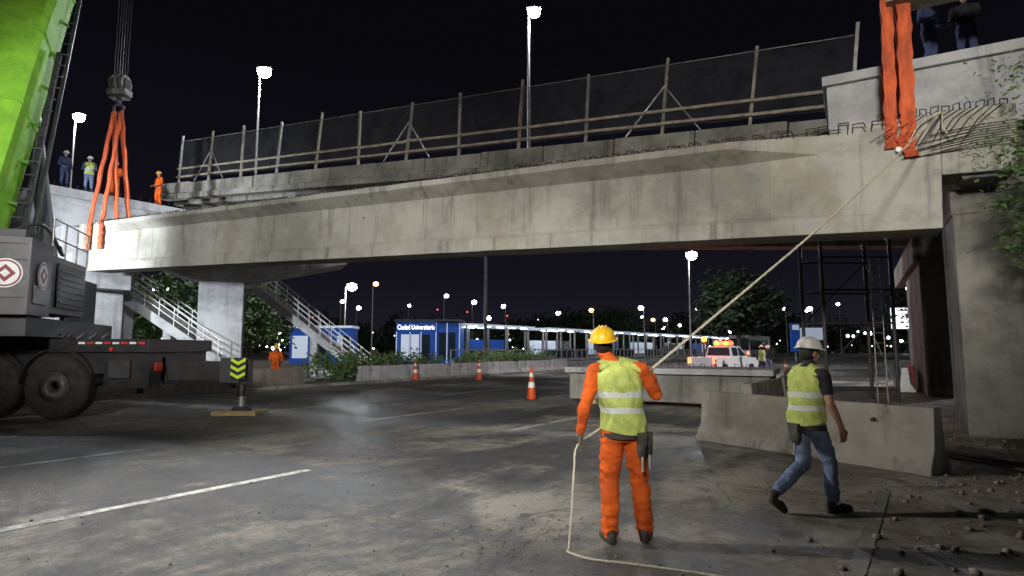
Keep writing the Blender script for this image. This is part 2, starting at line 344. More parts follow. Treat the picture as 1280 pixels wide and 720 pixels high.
# tag rope
def bez(pts,n=10):
    out=[]; P=[Vector(p) for p in pts]; P=[P[0]*2-P[1]]+P+[P[-1]*2-P[-2]]
    for i in range(1,len(P)-2):
        for j in range(n):
            t=j/n; a,b_,c,e=P[i-1],P[i],P[i+1],P[i+2]
            out.append(.5*((2*b_)+(-a+c)*t+(2*a-5*b_+4*c-e)*t*t+(-a+3*b_-3*c+e)*t**3))
    out.append(P[-2]); return out
W1=Vector((.93,5.25,0))
r_=MB()
A=G(-.02,.6,2.12); B=Vector((1.30,5.66,1.44)); mid=(A+B)/2+Vector((0,0,-.10))
r_.path(bez([A,mid,B],16),.014,'rope',7)
r_.path(bez([B,Vector((1.1,5.62,1.15)),Vector((.8,5.5,.93)),W1+Vector((-.35,.12,.80)),Vector((.53,5.22,.62)),Vector((.50,5.15,.3)),Vector((.47,5.1,.03)),Vector((.46,4.98,.02)),Vector((.62,4.82,.02)),Vector((.9,4.72,.02)),Vector((1.2,4.6,.02)),Vector((1.6,4.4,.02)),Vector((2.2,4.0,.02))]),.0095,'rope',7)
r_.path(bez([A,G(.3,.62,1.95),G(.5,.62,1.6)],6),.014,'rope',6)
r_.path(bez([A,A+Vector((-.06,-.05,-.3)),A+Vector((.05,-.06,-.5))],5),.012,'rope',6)
r_.build('tag_rope')
# ------------------------------------------------------------------ existing bridge
e=MB()
e.box((-9,-10.5,-.42),(33,-.25,-.12),'conc_old'); e.box((-9,-10.2,-.95),(33,-.55,-.42),'conc_old')
for yy in (-1.6,-4.0,-6.4,-8.8): e.box((-2,yy-.5,-2.3),(33,yy+.5,-.95),'conc_old')
x=-9
random.seed(5)
while x<32.8:
    dz=random.uniform(-.025,.025); dy=random.uniform(-.02,.02)
    e.box((x+.015,-.25,-.48+dz),(x+2.62,.06+dy,.10+dz),'conc_old'); x+=2.65
e.box((-9,-.25,-.80),(33,.22,-.52),'conc_old')
eb=e.build('concrete_road_bridge',(9.4,16.0,7.95),(0,-math.atan(.079),BR),bevel=.02)
e=MB()
for i in range(13):
    x=.0+i*2.65; lean=random.uniform(-.07,.07); h=2.65+random.uniform(-.15,.12)
    kk='post' if i%3 else 'steel'
    e.box((x-.045,-.06,.0),(x+.045,.03,h),kk,Matrix.Translation((x,0,0))@Matrix.Rotation(lean,4,'Y')@Matrix.Translation((-x,0,0)))
    if i in (2,6,11):
        e.tube((x,0,1.7),(x-1.2,.0,.15),.025,.025,'steel'); e.tube((x,0,1.7),(x+1.2,.0,.15),.025,.025,'steel')
    if i<12:
        n=6; vs=[];fs=[]
        for a in range(n+1):
            xx=x+2.65*a/n; sag=.16*math.sin(math.pi*a/n)*random.uniform(.2,1)
            vs+=[(xx,.04+.05*math.sin(a*2+i),.3),(xx,.04,2.45-sag)]
        fs=[(2*a,2*a+2,2*a+3,2*a+1) for a in range(n)]
        e.add(vs,fs,'net')
        for zz in (.42,.85): e.tube((x,.10,zz),(x+2.65,.10,zz+random.uniform(-.03,.03)),.055,.055,'post',8)
        e.tube((x,0,2.4),(x+2.65,0,2.4),.012,.012,'steel',5)
e.build('bridge_fence',(9.4,16.0,7.95),(0,-math.atan(.079),BR))
def frust(mb,lo,hi,z0,lo2,hi2,z1,k):
    mb.loft([[(lo[0],lo[1],z0),(hi[0],lo[1],z0),(hi[0],hi[1],z0),(lo[0],hi[1],z0)],[(lo2[0],lo2[1],z1),(hi2[0],lo2[1],z1),(hi2[0],hi2[1],z1),(lo2[0],hi2[1],z1)]],k,False)
p=MB(); p.box((-1.05,-.8,0),(1.05,.8,5.1),'conc_light'); frust(p,(-1.3,-1.05),(1.3,1.05),5.1,(-4.6,-1.3),(6.2,1.3),6.25,'conc_light'); p.box((-4.6,-1.3,6.25),(6.2,1.3,7.1),'conc_light')
p.build('bridge_pier',(-15.3,31.4,0),(0,0,RROT-.55),bevel=.03,fixn=False)
p=MB()
p.box((9.6,32.2,7.75),(16.0,46,8.55),'conc_light'); p.box((9.2,32.0,8.55),(16.3,46,8.95),'conc_light'); frust(p,(10.6,32.6),(15,45),7.1,(9.6,32.2),(16,45.5),7.75,'conc_light')
p.box((10.0,31.4,0),(12.6,33.2,7.1),'conc_light'); p.box((10.0,30.2,4.3),(12.4,31.4,5.75),'conc_light')
p.box((13.2,36,0),(15.0,38,7.1),'conc_light')
for i in range(14): p.tube((9.7+i*.45,32.1,8.9),(9.7+i*.45+.05,32.0,9.15),.012,.012,'rebar',5)
p.build('bridge_abutment',rot=(0,0,RROT),bevel=.03)
p=MB(); p.box((-1.55,-1.7,0),(0,0,4.70),'conc_old'); p.box((-1.6,-1.75,4.2),(.03,.03,4.702),'conc_old')
p.build('bridge_pier',(8.52,11.35,0),(0,0,BR),bevel=.03)
p=MB(); p.box((-12,-3.5,6.1),(.75,0,7.5),'conc_light'); p.box((-12,-3.5,7.5),(.83,.12,7.72),'conc_light'); p.box((-12,-3.2,4.9),(-1.6,-.6,6.1),'conc_old')
p.box((-4.6,-2.9,0),(-3.3,-1.9,4.9),'conc_old')
p.build('bridge_abutment',(7.75,12.6,0),(0,0,BR),bevel=.02)
p=MB(); p.box((-.5,-5,0),(.5,1.0,4.6),'conc_old'); p.box((-.7,-9,4.6),(.7,1.6,5.5),'conc_old'); p.build('bridge_pier',(15.2,21.4,0),(0,0,BR),bevel=.03)
# ------------------------------------------------------------------ stairs
def stairs(loc,x0,z0,x1,z1,w=1.6,yaw=0):
    s=MB(); n=int((z0-z1)/.17); dx=(x1-x0)/n; dz=(z0-z1)/n
    for i in range(n):
        z=z0-(i+1)*dz; s.box((x0+i*dx,0,z-.12),(x0+(i+1)*dx+.02,w,z),'conc_light')
    for y in (-.1,w+.003):
        s.loft([[(x0,y,z0-.5),(x0,y+.1,z0-.5),(x0,y+.1,z0+.05),(x0,y,z0+.05)],[(x1,y,z1-.3),(x1,y+.1,z1-.3),(x1,y+.1,z1+.2),(x1,y,z1+.2)]],'conc_light',False)
        for h in (.45,.75,1.05): s.tube((x0,y+.05,z0+h),(x1,y+.05,z1+h),.025,.025,'white',6)
        for i in range(0,n+1,3):
            xx=x0+i*dx; z=z0-i*dz; s.tube((xx,y+.05,z),(xx,y+.05,z+1.05),.022,.022,'white',6)
    s.box((x0-2.2,-.1,z0-.25),(x0,w+.1,z0),'conc_light')
    s.tube((x0-2.2,0,z0+1.05),(x0,0,z0+1.05),.025,.025,'white',6); s.tube((x0-2.2,0,z0+.5),(x0,0,z0+.5),.025,.025,'white',6)
    for q in (-2.2,-1.1): s.tube((x0+q,0,z0),(x0+q,0,z0+1.05),.022,.022,'white',6)
    s.box((x0-1.4,.4,0),(x0-.9,.9,z0-.25),'conc_light'); s.box(((x0+x1)/2-.2,.5,0),((x0+x1)/2+.2,.9,(z0+z1)/2-.3),'conc_light')
    return s.build('concrete_staircase',loc,(0,0,yaw))
stairs((0,30.2,0),-20.9,5.2,-14.5,.9); stairs((0,34.4,0),-14.9,5.3,-8.2,.0)
# ------------------------------------------------------------------ mobile crane
cr=bpy.data.objects.new('mobile_crane',None); sc.collection.objects.link(cr)
c=MB(); c.box((-22,14.15,1.05),(-8.6,16.9,1.55),'black'); c.box((-22,14.05,1.55),(-8.5,17,1.86),'black'); c.box((-22,14.45,.75),(-8.8,16.6,1.05),'black')
for i in range(8): c.box((-10.15+i*.2,14.035,1.74),(-10.0+i*.2,14.05,1.79),'red' if i%2 else 'refl')
c.box((-9.55,14.1,.72),(-8.5,14.6,1.5),'black'); c.box((-9.4,14.02,.95),(-8.9,14.1,1.35),'dgrey'); c.box((-8.49,14.3,1.1),(-8.47,14.6,1.3),'red')
c.box((-13.8,14.02,.8),(-12.9,14.14,1.5),'dgrey'); c.tube((-9.35,14.04,1.62),(-9.35,14.0,1.62),.05,.05,'red',10)
for i in range(5): c.tube((-11.2+i*.3,14.6,1.86),(-11.1+i*.3,14.7,2.0),.05,.05,'dgrey',8)
WX=(-10.6,-12.2,-15.2,-16.8)
for x in WX: 
    ring_=[]
    for j in range(13):
        a=math.pi*(j/12); ring_.append((x+.84*math.cos(a),.82+.84*math.sin(a)*.95))
    for (x0,z0),(x1,z1) in zip(ring_[:-1],ring_[1:]):
        c.add([(x0,14.0,z0),(x1,14.0,z1),(x1,14.5,z1),(x0,14.5,z0),(x0,14.0,z0+.04),(x1,14.0,z1+.04),(x1,14.5,z1+.04),(x0,14.5,z0+.04)],[(0,1,2,3),(4,5,6,7),(0,1,5,4)],'black')
c.box((-9.0,14.9,.85),(-6.6,15.3,1.32),'black'); c.box((-7.2,14.85,.80),(-6.72,15.35,1.40),'dgrey')
c.box((-6.88,14.95,.75),(-6.55,15.25,1.35),'black'); c.box((-8.6,14.86,.75),(-8.5,15.34,1.42),'black')
c.box((-6.92,14.805,.87),(-6.55,14.84,1.40),'black')
c.build('carrier',parent=cr,bevel=.012)
c=MB()
for i in range(3):
    z=.89+i*.17; c.add([(-6.915,14.80,z+.10),(-6.735,14.80,z),(-6.735,14.80,z+.08),(-6.915,14.80,z+.18)],[(0,1,2,3)],'yellow'); c.add([(-6.735,14.80,z),(-6.555,14.80,z+.10),(-6.555,14.80,z+.18),(-6.735,14.80,z+.08)],[(0,1,2,3)],'yellow')
c.tube((-6.74,15.1,.14),(-6.74,15.1,.85),.08,.08,'steel',14); c.tube((-6.74,15.1,.10),(-6.74,15.1,.2),.26,.2,'dgrey',18); c.tube((-6.74,15.1,.45),(-6.74,15.1,.85),.11,.11,'black',14)
c.build('outrigger_jack',parent=cr)
c=MB(); c.box((-7.3,14.7,0.01),(-6.22,15.5,.10),'wood'); c.box((-7.28,14.68,.10),(-6.24,14.72,.13),'wood'); c.build('outrigger_pad',parent=cr,bevel=.01)
for i,x in enumerate(WX):
    w=MB(); prof=[(.36,-.02),(.42,.0),(.66,.0),(.72,.04),(.74,.12),(.74,.42),(.70,.46),(.4,.46)]
    n=40; rings=[]
    for j in range(n): 
        a=2*math.pi*j/n; rings.append([(r*math.cos(a),y,r*math.sin(a)) for r,y in prof])
    rings.append(rings[0]); w.loft(rings,'tyre',True,cap=False)
    for j in range(n):
        a=2*math.pi*j/n; w.box((-.035,.10,.735),(.035,.40,.752),'tyre',Matrix.Rotation(a,4,'Y'))
    prof=[(.37,-.01),(.35,.02),(.33,.14),(.2,.16),(.18,.02),(.13,-.02),(.001,-.03)]
    rings=[]
    for j in range(n+1):
        a=2*math.pi*j/n; rings.append([(r*math.cos(a),y,r*math.sin(a)) for r,y in prof])
    w.loft([r for r in rings],'rim',True,cap=False)
    for j in range(10):
        a=2*math.pi*j/10; w.tube((.26*math.cos(a),.10,.26*math.sin(a)),(.26*math.cos(a),.16,.26*math.sin(a)),.022,.022,'steel',6)
    w.build('wheel',(x,13.98,.745),parent=cr)
su=bpy.data.objects.new('superstructure',None); sc.collection.objects.link(su); su.parent=cr; su.location=(-10.25,12.6,0); su.rotation_euler=(0,0,math.atan2(.94,-.33)-math.pi/2)
c=MB(); c.box((-3.1,0,2.35),(0,1.2,4.0),'cgrey'); c.box((-3.1,1.22,2.45),(-.02,3.5,3.8),'cgrey'); c.box((-3.0,.3,1.9),(-.1,6.5,2.33),'dgrey')
c.box((-3.0,.2,4.0),(-.2,1.0,4.2),'dgrey'); c.box((.0,.25,2.6),(.03,.9,3.0),'cgrey'); c.box((0.0,1.5,2.6),(.03,3.3,3.65),'dgrey')
for z in (2.7,3.1,3.5,3.85): c.box((-3.1,-.012,z),(-.06,-.0,z+.02),'dgrey')
for i in range(6): c.box((.03,1.6,2.7+i*.15),(.045,3.2,2.76+i*.15),'black')
c.build('counterweight',parent=su,bevel=.06)
c=MB()
for y in (1.4,2.2,3.0,3.8): c.tube((-.1,y,3.8),(-.1,y,4.7),.02,.02,'steel',6)
for z in (4.25,4.7): c.tube((-.1,1.4,z),(-.1,3.8,z),.02,.02,'steel',6)
c.box((-2.6,3.7,2.33),(-2.5,6.2,3.6),'dgrey'); c.box((-.6,3.7,2.33),(-.5,6.2,3.6),'dgrey'); c.box((-1.9,1.6,3.8),(-.9,2.8,4.4),'dgrey')
c.path(bez([(-1.2,1.2,4.1),(-.5,1.8,4.6),(-.3,2.6,4.0),(-.6,3.4,4.3)],6),.04,'black',8)
c.build('deck_railing',parent=su)
def mark(name,X,sx=1):
    w=MB(); n=32
    def disc(r0,r1,y,k):
        vs=[];fs=[]
        for i in range(n):
            a=2*math.pi*i/n; vs+=[(r0*math.cos(a),y,r0*math.sin(a)),(r1*math.cos(a),y,r1*math.sin(a))]
        fs=[(2*i,2*i+1,(2*i+3)%(2*n),(2*i+2)%(2*n)) for i in range(n)]; w.add(vs,fs,k)
    disc(0,.31,-.004,'white'); disc(.25,.285,-.008,'dred')
    w.add([(-.19,-.008,0),(0,-.008,-.19),(.19,-.008,0),(0,-.008,.19)],[(0,1,2,3)],'dred'); w.add([(-.09,-.012,0),(0,-.012,-.09),(.09,-.012,0),(0,-.012,.09)],[(0,1,2,3)],'white')
    o=w.build(name,parent=su); o.matrix_local=X
mark('round_mark',Matrix.Translation((-.42,-.014,3.22))); mark('round_mark',Matrix.Translation((.034,.62,3.24))@Matrix.Rotation(math.pi/2,4,'Z'))
def boomsec(p,q,w,h,k,mb):
    p=Vector(p);q=Vector(q); dd=(q-p).normalized(); ax=Vector((.94,.33,0)); ax=(ax-dd*ax.dot(dd)).normalized(); up=ax.cross(dd)
    prof=[(-w/2,-h*.25),(-w*.3,-h/2),(w*.3,-h/2),(w/2,-h*.25),(w/2,h*.42),(w*.42,h/2),(-w*.42,h/2),(-w/2,h*.42)]
    mb.loft([[c_+ax*a+up*b2 for a,b2 in prof] for c_ in (p,q)],k,False); return dd,ax,up
c=MB(); P0=Vector((-14.6,15.2,3.0)); P1=Vector((-18.6,25.9,30.5)); D_=P1-P0
boomsec(P0,P0+D_*.42,1.6,1.8,'lime',c); boomsec(P0+D_*.42,P0+D_*.7,1.35,1.5,'lime',c); dd,ax,up=boomsec(P0+D_*.7,P1,1.15,1.3,'lime',c)
for t in (.10,.20,.30,.40): 
    q=P0+D_*t; boomsec(q,q+D_*.004,1.66,1.86,'lime',c)
for t in [i*.05 for i in range(1,9)]:
    q=P0+D_*t+ax*.82; c.box((-.02,-.3,-.05),(.02,.3,.05),'lime_d',Matrix.Translation(q))
q0=P0+ax*1.0+Vector((0,.6,-.2)); c.tube(q0,P0+D_*.30+ax*1.0,.09,.09,'black',10); c.tube(q0+ax*.25,P0+D_*.5+ax*.98,.06,.06,'black',8)
for i in range(30):
    t=i/60; c.tube(P0+D_*t+ax*.98,P0+D_*t+ax*1.25,.02,.02,'dgrey',5)
c.tube((-13.3,17.4,2.6),P0+D_*.3-up*.3,.22,.22,'dgrey',14)
c.box((-.9,-.6,-.5),(.9,.7,.5),'lime_d',Matrix.Translation(P1+Vector((.4,.1,0))))
c.build('telescopic_boom',parent=cr,bevel=.02)
# ------------------------------------------------------------------ barriers
def jersey(L,h=.86,k='conc_barrier',name='concrete_barrier',loc=(0,0,0),yaw=0):
    prof=[(-.31,0),(-.31,.07),(-.16,.32),(-.10,h),(.10,h),(.16,.32),(.31,.07),(.31,0)]
    b=MB(); n=max(2,int(L/.25)); rr=[]
    for i in range(n+1): rr.append([(L*i/n,y+random.uniform(-.008,.008),z+random.uniform(-.010,.010)) for y,z in prof])
    b.loft(rr,k,False); 
    b.tube((L*.2,-.2,h*.75),(L*.2,.2,h*.75),.03,.03,'black',8)
    return b.build(name,loc,(0,0,yaw),bevel=.025,fixn=True)
jersey(3.75,.86,loc=(5.65,8.05,0),yaw=math.atan2(2.95,-1.95))
jersey(3.0,.86,loc=(5.2,13.4,0),yaw=math.atan2(2.2,1.6)); jersey(3.0,.86,loc=(7.3,16.3,0),yaw=math.atan2(2.6,1.5))
s=MB(); s.box((0,0,.14),(5.6,2.2,.92),'conc_old'); s.box((-.1,-.16,.92),(5.7,2.4,1.08),'conc_light'); s.box((.5,.1,0),(.8,2.1,.14),'wood'); s.box((4.8,.1,0),(5.1,2.1,.14),'wood')
for i in range(18): s.path([(.2+i*.3,.3,1.08),(.2+i*.3,.3,1.2),(.32+i*.3,.3,1.2),(.32+i*.3,.3,1.08)],.01,'rebar',5)
s.build('precast_concrete_slab',(1.75,18.3,0),(0,0,math.atan2(-2.6,5.0)),bevel=.03)
for i in range(6): 
    a=RN(19+i*3.3,22.0+ (.15 if i%2 else 0)); jersey(3.1,.8,'conc_light',loc=tuple(a),yaw=RROT)
for i in range(4):
    a=RN(3+i*3.3,22.2); jersey(3.1,.8,'conc_barrier',loc=tuple(a),yaw=RROT)
for i in range(14):
    a=RN(27+i*3.0,.9-.1*i); b=jersey(1.9,.9,'red' if i%2 else 'white','plastic_road_barrier',tuple(a),RROT)
def cone(loc,h=.95):
    c=MB(); c.box((-.2,-.2,0),(.2,.2,.045),'black'); n=20
    prof=[(.15,.045),(.118,h*.38),(.095,h*.55),(.072,h*.7),(.058,h*.82),(.035,h)]; ks=['cone_o','refl','cone_o','refl','cone_o']
    for (r0,z0),(r1,z1),kk in zip(prof[:-1],prof[1:],ks): c.tube((0,0,z0),(0,0,z1),r0,r1,kk,n)
    c.build('traffic_cone',loc,(random.uniform(-.02,.02),0,random.random()))
for p_ in ((.62,19.2,0),(-1.7,31,0),(-4.9,30.5,0),(-10.6,24.2,0),(11.5,34,0),(13.2,29,0)): cone(p_,1.05)
# shoring tower
s=MB(); X0=9.4; Y0=18.0
for dx in (0,2.1):
    for dy in (0,1.3):
        s.tube((X0+dx,Y0+dy,0),(X0+dx,Y0+dy,4.95),.055,.055,'dgrey',8); s.box((X0+dx-.12,Y0+dy-.12,0),(X0+dx+.12,Y0+dy+.12,.03),'steel'); s.box((X0+dx-.1,Y0+dy-.1,4.95),(X0+dx+.1,Y0+dy+.1,5.0),'steel')
for z in (.4,1.4,2.4,3.4,4.4):
    for dy in (0,1.3): s.tube((X0,Y0+dy,z),(X0+2.1,Y0+dy,z),.03,.03,'dgrey',6)
    for dx in (0,2.1): s.tube((X0+dx,Y0,z),(X0+dx,Y0+1.3,z),.03,.03,'dgrey',6)
for z in (.4,2.4):
    s.tube((X0,Y0+1.3,z),(X0+2.1,Y0+1.3,z+2),.025,.025,'dgrey',6); s.tube((X0+2.1,Y0,z),(X0+2.1,Y0+1.3,z+2),.02,.02,'steel',6)
for dx in (.15,.45): s.tube((X0+1.3+dx,Y0-.05,0),(X0+1.3+dx,Y0-.05,4.4),.022,.022,'steel',6)
for i in range(14): s.tube((X0+1.45,Y0-.05,.3+i*.3),(X0+1.75,Y0-.05,.3+i*.3),.012,.012,'steel',5)
s.build('scaffold_tower')
s=MB(); random.seed(11)
for i in range(12):
    a=Vector((6.6+random.uniform(-.25,.25),8.9+random.uniform(-.2,.2),.03+.015*i*.5)); dv=Vector((.35+random.uniform(-.15,.15),-1,0)).normalized(); s.tube(a-dv*1.3,a+dv*1.5,.012,.012,'rebar',5)
s.build('rebar_bundle')
s=MB()
for i in range(1700):
    if i<650: q=RN(random.uniform(0,16),random.gauss(-1.0,.9))
    elif i<1350: q=RN(random.uniform(0,16),random.uniform(-1,8))
    elif i<1500: q=Vector((random.gauss(.1,.35),random.gauss(5.5,.35),0))
    else: q=RN(random.uniform(6,26),random.gauss(1.2,.8))
    r=random.uniform(.006,.024)*(1.8 if i<650 else .6); s.ell((q.x,q.y,.008+r*.4),(r*random.uniform(.8,1.5),r,r*.7),'stone',5,3,R=Matrix.Rotation(random.random()*3,3,'Z'))
s.build('rubble')
# ------------------------------------------------------------------ vegetation
def foliage(mb,c,r,clumps,per,size,k,rc=.35,seed=1):
    rnd=random.Random(seed); c=Vector(c)
    for i in range(clumps):
        while 1:
            v=Vector([rnd.uniform(-1,1) for _ in range(3)])
            if .25<v.length<1: break
        cc=c+Vector((v.x*r[0],v.y*r[1],v.z*r[2]))
        for j in range(per):
            o=Vector([rnd.gauss(0,rc) for _ in range(3)]); o.z*=.7; p=cc+o
            a=Vector([rnd.uniform(-1,1) for _ in range(3)]).normalized(); b=a.orthogonal().normalized(); s_=size*rnd.uniform(.6,1.3)
            mb.add([p-a*s_,p+b*s_*.42,p+a*s_,p-b*s_*.42],[(0,1,2,3)],k)
def tree(name,loc,h,cr_,clumps=90,per=24,size=.09,k='leaf',seed=1,rc=.3,trunk=.16):
    rnd=random.Random(seed); t=MB(); top=Vector((0,0,h-cr_[2]))
    t.tube((0,0,0),top,trunk,trunk*.55,'bark',10)
    for i in range(12):
        a=rnd.uniform(0,6.28); q=top*rnd.uniform(.6,1); e1=Vector((cr_[0]*.5*math.cos(a),cr_[1]*.5*math.sin(a),h-cr_[2]*rnd.uniform(.7,1.2))); t.tube(q,e1,trunk*.4,trunk*.2,'bark',6)
        e2=e1+Vector((math.cos(a+rnd.uniform(-.6,.6))*cr_[0]*.4,math.sin(a)*cr_[1]*.4,rnd.uniform(-.3,.5)*cr_[2])); t.tube(e1,e2,trunk*.2,trunk*.06,'bark',5)
    foliage(t,(0,0,h-cr_[2]),cr_,clumps,per,size,k,rc,seed)
    return t.build(name,loc)
tree('broadleaf_tree',(9.45,8.75,0),6.75,(2.35,1.2,2.35),420,44,.055,'leafn',4,.19,.13)
tree('broadleaf_tree',(26.5,70,0),10.5,(4.6,4,3.7),120,26,.42,'leafd',5,.8,.3)
tree('broadleaf_tree',(-22.5,38,0),6.2,(3.5,2.5,2.3),110,26,.2,'leaf',6,.5,.2)
tree('broadleaf_tree',(-17.5,40,0),6.0,(2.8,2.5,2.2),90,26,.2,'leaf',9,.5,.2)
tree('broadleaf_tree',(60,88,0),11,(5,4,4),110,22,.5,'leafd',15,.9,.3)
tree('broadleaf_tree',(18,110,0),9,(6,4,3.5),110,22,.5,'leafd',16,.9,.3)
tree('broadleaf_tree',(8,120,0),8,(6,4,3.2),110,22,.5,'leafd',17,.9,.3)
random.seed(2)
for i,(r0,r1) in enumerate(((18,26),(28,38))):
    s=MB()
    for j in range(int((r1-r0)*1.4)):
        q=RN(r0+j/1.4,23.3+random.uniform(-.3,.3)); foliage(s,(q.x,q.y,.65+random.uniform(0,.3)),(.7,.6,.6),16,14,.12,'leafn',.2,j+50*i)
    s.build('hedge')
s=MB()
rnd=random.Random(8)
for i in range(110):
    x=-170+i*4.0; y=185+rnd.uniform(-15,15); hh=rnd.uniform(6,12)*(1.3 if 0<x<90 else 1); foliage(s,(x,y,hh*.5),(5,4,hh*.5),14,12,1.3,'leafd',1.4,i)
s.build('distant_tree_line')
s=MB(); rnd=random.Random(4)
for i in range(3200):
    q=RN(rnd.uniform(2,16),-1.2-abs(rnd.gauss(0,1.6))); h=rnd.uniform(.04,.22); a=rnd.uniform(0,6.28); dx=Vector((math.cos(a),math.sin(a),0))*.012; ln=Vector((rnd.uniform(-.06,.06),rnd.uniform(-.06,.06),h))
    s.add([q-dx,q+dx,q+ln],[(0,1,2)],'leaf')
s.build('grass')
# ------------------------------------------------------------------ street lamps
def lamp(loc,h,zb=0,arm=1.6,yaw=0,power=0,size=.35,double=False,k='lamp',name='street_lamp'):
    s=MB(); s.tube((0,0,zb),(0,0,h),.11,.06,'steel',8)
    for sg in ((1,-1) if double else (1,)):
        s.path([(0,0,h-.3),(sg*arm*.5,0,h+.1),(sg*arm,0,h+.15)],.04,'steel',6)
        s.box((sg*arm-size,-.16,h+size*.45),(sg*arm+size,.16,h+size*.45+.1),'steel')
        s.ell((sg*arm,0,h),(size*.9,size*.8,size*.75),k,14,10)
    o=s.build(name,loc,(0,0,yaw))
    if power:
        ld=bpy.data.lights.new('lamp_light','POINT'); ld.energy=power; ld.color=(.86,.92,1); ld.shadow_soft_size=.3
        lo=bpy.data.objects.new('lamp_light',ld); sc.collection.objects.link(lo); lo.parent=o; lo.location=(arm,0,h-.35-size)
    return o
lamp((.9,31,0),19.9,9,.3,0,8500,.38); lamp((-17.6,40,0),20.8,9.8,.3,0,9000,.50); lamp((-37.8,50,0),21.5,9,.3,0,5000,.5)
lamp((17.0,57,0),10.5,0,.3,0,3500,.55); lamp((-21,75,0),9.3,0,.8,0,3500,.65,False)
rnd=random.Random(21)
for X,Y,hz in ((-36.5,140,11),(-26,150,12.3),(-1.2,110,9.3),(6.9,160,9.1),(25.7,150,8.5),(53,190,8.8),(60.4,120,9.5),(47,70,11.1),(48.5,72,10.2),(49.4,74,9.1),(-10,150,13.1),(87.8,160,13.4),(86.5,190,10),(55.4,220,9),(16,200,13.2),(28,210,12),(-13.7,120,12.1),(-23.4,100,12.4),(-34.5,120,11),(-7.2,180,10.6),(36.4,170,10.5),(39,150,8.7),(63.9,180,8.9),(33,105,8.6),(44,120,9.4),(62,135,10.5),(74,150,11),(21,95,8),(12,88,7.2),(30,125,7.5)):
    lamp((X,Y,0),hz,0,.5,rnd.uniform(0,3),0,.20+Y*rnd.uniform(.0014,.0034),False,'lampfar' if rnd.random()<.88 else 'lampwarm')
s=MB()
for i in range(460):
    x=rnd.uniform(-140,230); y=rnd.uniform(140,300); z=rnd.uniform(1.0,3.5+y*.016); s.ell((x,y,z),rnd.choice((.14,.2,.28,.42)),rnd.choice(('lampfar','lampfar','lampdim','lampdim','lampwarm')),6,4)
for x,y,z in ((-30,240,17),(-18,240,16),(-80,240,14),(-2,250,15)): s.ell((x,y,z),.3,'lampred',6,4)
s.build('distant_city_lights')
s=MB()
for i in range(16):
    x=-160+i*24+rnd.uniform(-6,6); h=rnd.uniform(5,13); s.box((x,310,0),(x+rnd.uniform(12,22),325,h),'bldg')
    for j in range(8):
        if rnd.random()<.4: s.box((x+1+j*1.5,309.9,h*.5),(x+1.8+j*1.5,309.95,h*.5+.8),'pale')
s.build('distant_buildings')
s=MB(); s.tube((-2.0,45,0),(-2.0,45,9.5),.16,.1,'dgrey',10); s.build('utility_pole')
# ------------------------------------------------------------------ bus station
s=MB(); rnd=random.Random(31)
for i in range(7):
    r0=47+i*15.5; r1=r0+12
    s.box((r0,38,3.9),(r1,42.4,4.12),'pale')
    for j in range(5):
        if rnd.random()<.7: s.box((r0+.4+j*2.3,38.3,3.82),(r0+1.5+j*2.3,38.5,3.9),'strip')
        if rnd.random()<.7: s.box((r0+.4+j*2.3,40.8,3.82),(r0+1.9+j*2.3,41.1,3.9),'strip')
    for j in range(4):
        x=r0+.6+j*3.6; s.box((x-.09,38.9,0),(x+.09,39.1,3.9),'steel'); s.box((x-.09,41.6,0),(x+.09,41.8,3.9),'steel')
        if j<3: s.box((x+.3,41.66,.7),(x+3.1,41.70,2.6),('blue','pale','glass')[rnd.randrange(3)]); s.box((x+.2,38.96,.35),(x+3.4,39.0,1.35),'glass'); s.box((x+.2,38.93,1.33),(x+3.4,39.03,1.4),'steel')
s.box((46,38.0,0),(160,42.4,.35),'conc_light')
s.build('bus_station_platform',rot=(0,0,RROT))
st=bpy.data.objects.new('bus_station_building',None); sc.collection.objects.link(st); st.location=(-11.6,60,0)
s=MB(); s.box((0,0,0),(4.0,5,4.3),'blue'); s.box((4.0,.4,0),(6.4,5,4.15),'blue'); s.box((-.15,-.4,4.3),(6.6,5.2,4.5),'dgrey')
for x in (.5,1.5,2.6): s.box((x,-.03,.4),(x+.8,-.001,3.0),'pale' if x<2 else 'glass')
for x in (4.25,5.2): s.box((x,.36,.5),(x+.7,.395,3.2),'glass'); 
for x in (0,1.35,2.45,3.95,5.05,6.3): s.box((x,-.06,0),(x+.08,.0,4.15),'pale')
s.box((0,-.08,3.25),(4.0,-.02,4.1),'blue'); s.build('walls',parent=st)
tx=bpy.data.curves.new('station_name','FONT'); tx.body='Ciudad Universitaria'; tx.size=.66; tx.extrude=.01; tx.offset=.012; tx.materials.append(M['signtext'])
to=bpy.data.objects.new('station_name',tx); sc.collection.objects.link(to); to.parent=st; to.location=(.12,-.1,3.5); to.rotation_euler=(rad(90),0,0); to.scale=(.68,1,1)
for X,Y,w in ((-23,62,4.2),(-18.4,62,1.8)):
    s=MB(); s.box((0,0,0),(w,2.5,3.7),'blue'); s.box((-.1,-.3,3.7),(w+.1,2.6,3.95),'pale'); s.box((.3,-.03,.6),(w*.45,-.001,2.9),'pale'); s.box((w*.52,-.03,.6),(w-.2,-.001,2.9),'glass'); s.build('bus_shelter',(X,Y,0))
s=MB()
for i in range(110):
    s.box((30+i*.9,25.9,.13),(30+i*.9+.05,25.95,1.5),'steel')
s.box((30,25.88,1.5),(129,25.97,1.55),'steel'); s.box((30,25.96,.35),(129,25.99,.4),'steel'); s.build('metal_fence',rot=(0,0,RROT))
s=MB(); s.tube((0,0,0),(0,0,4.5),.15,.15,'steel'); s.box((-2.4,-.1,4.4),(2.4,.1,7.4),'bill'); s.box((-2.5,.1,4.3),(2.5,.2,7.5),'dgrey'); s.build('billboard',(57,86,0))
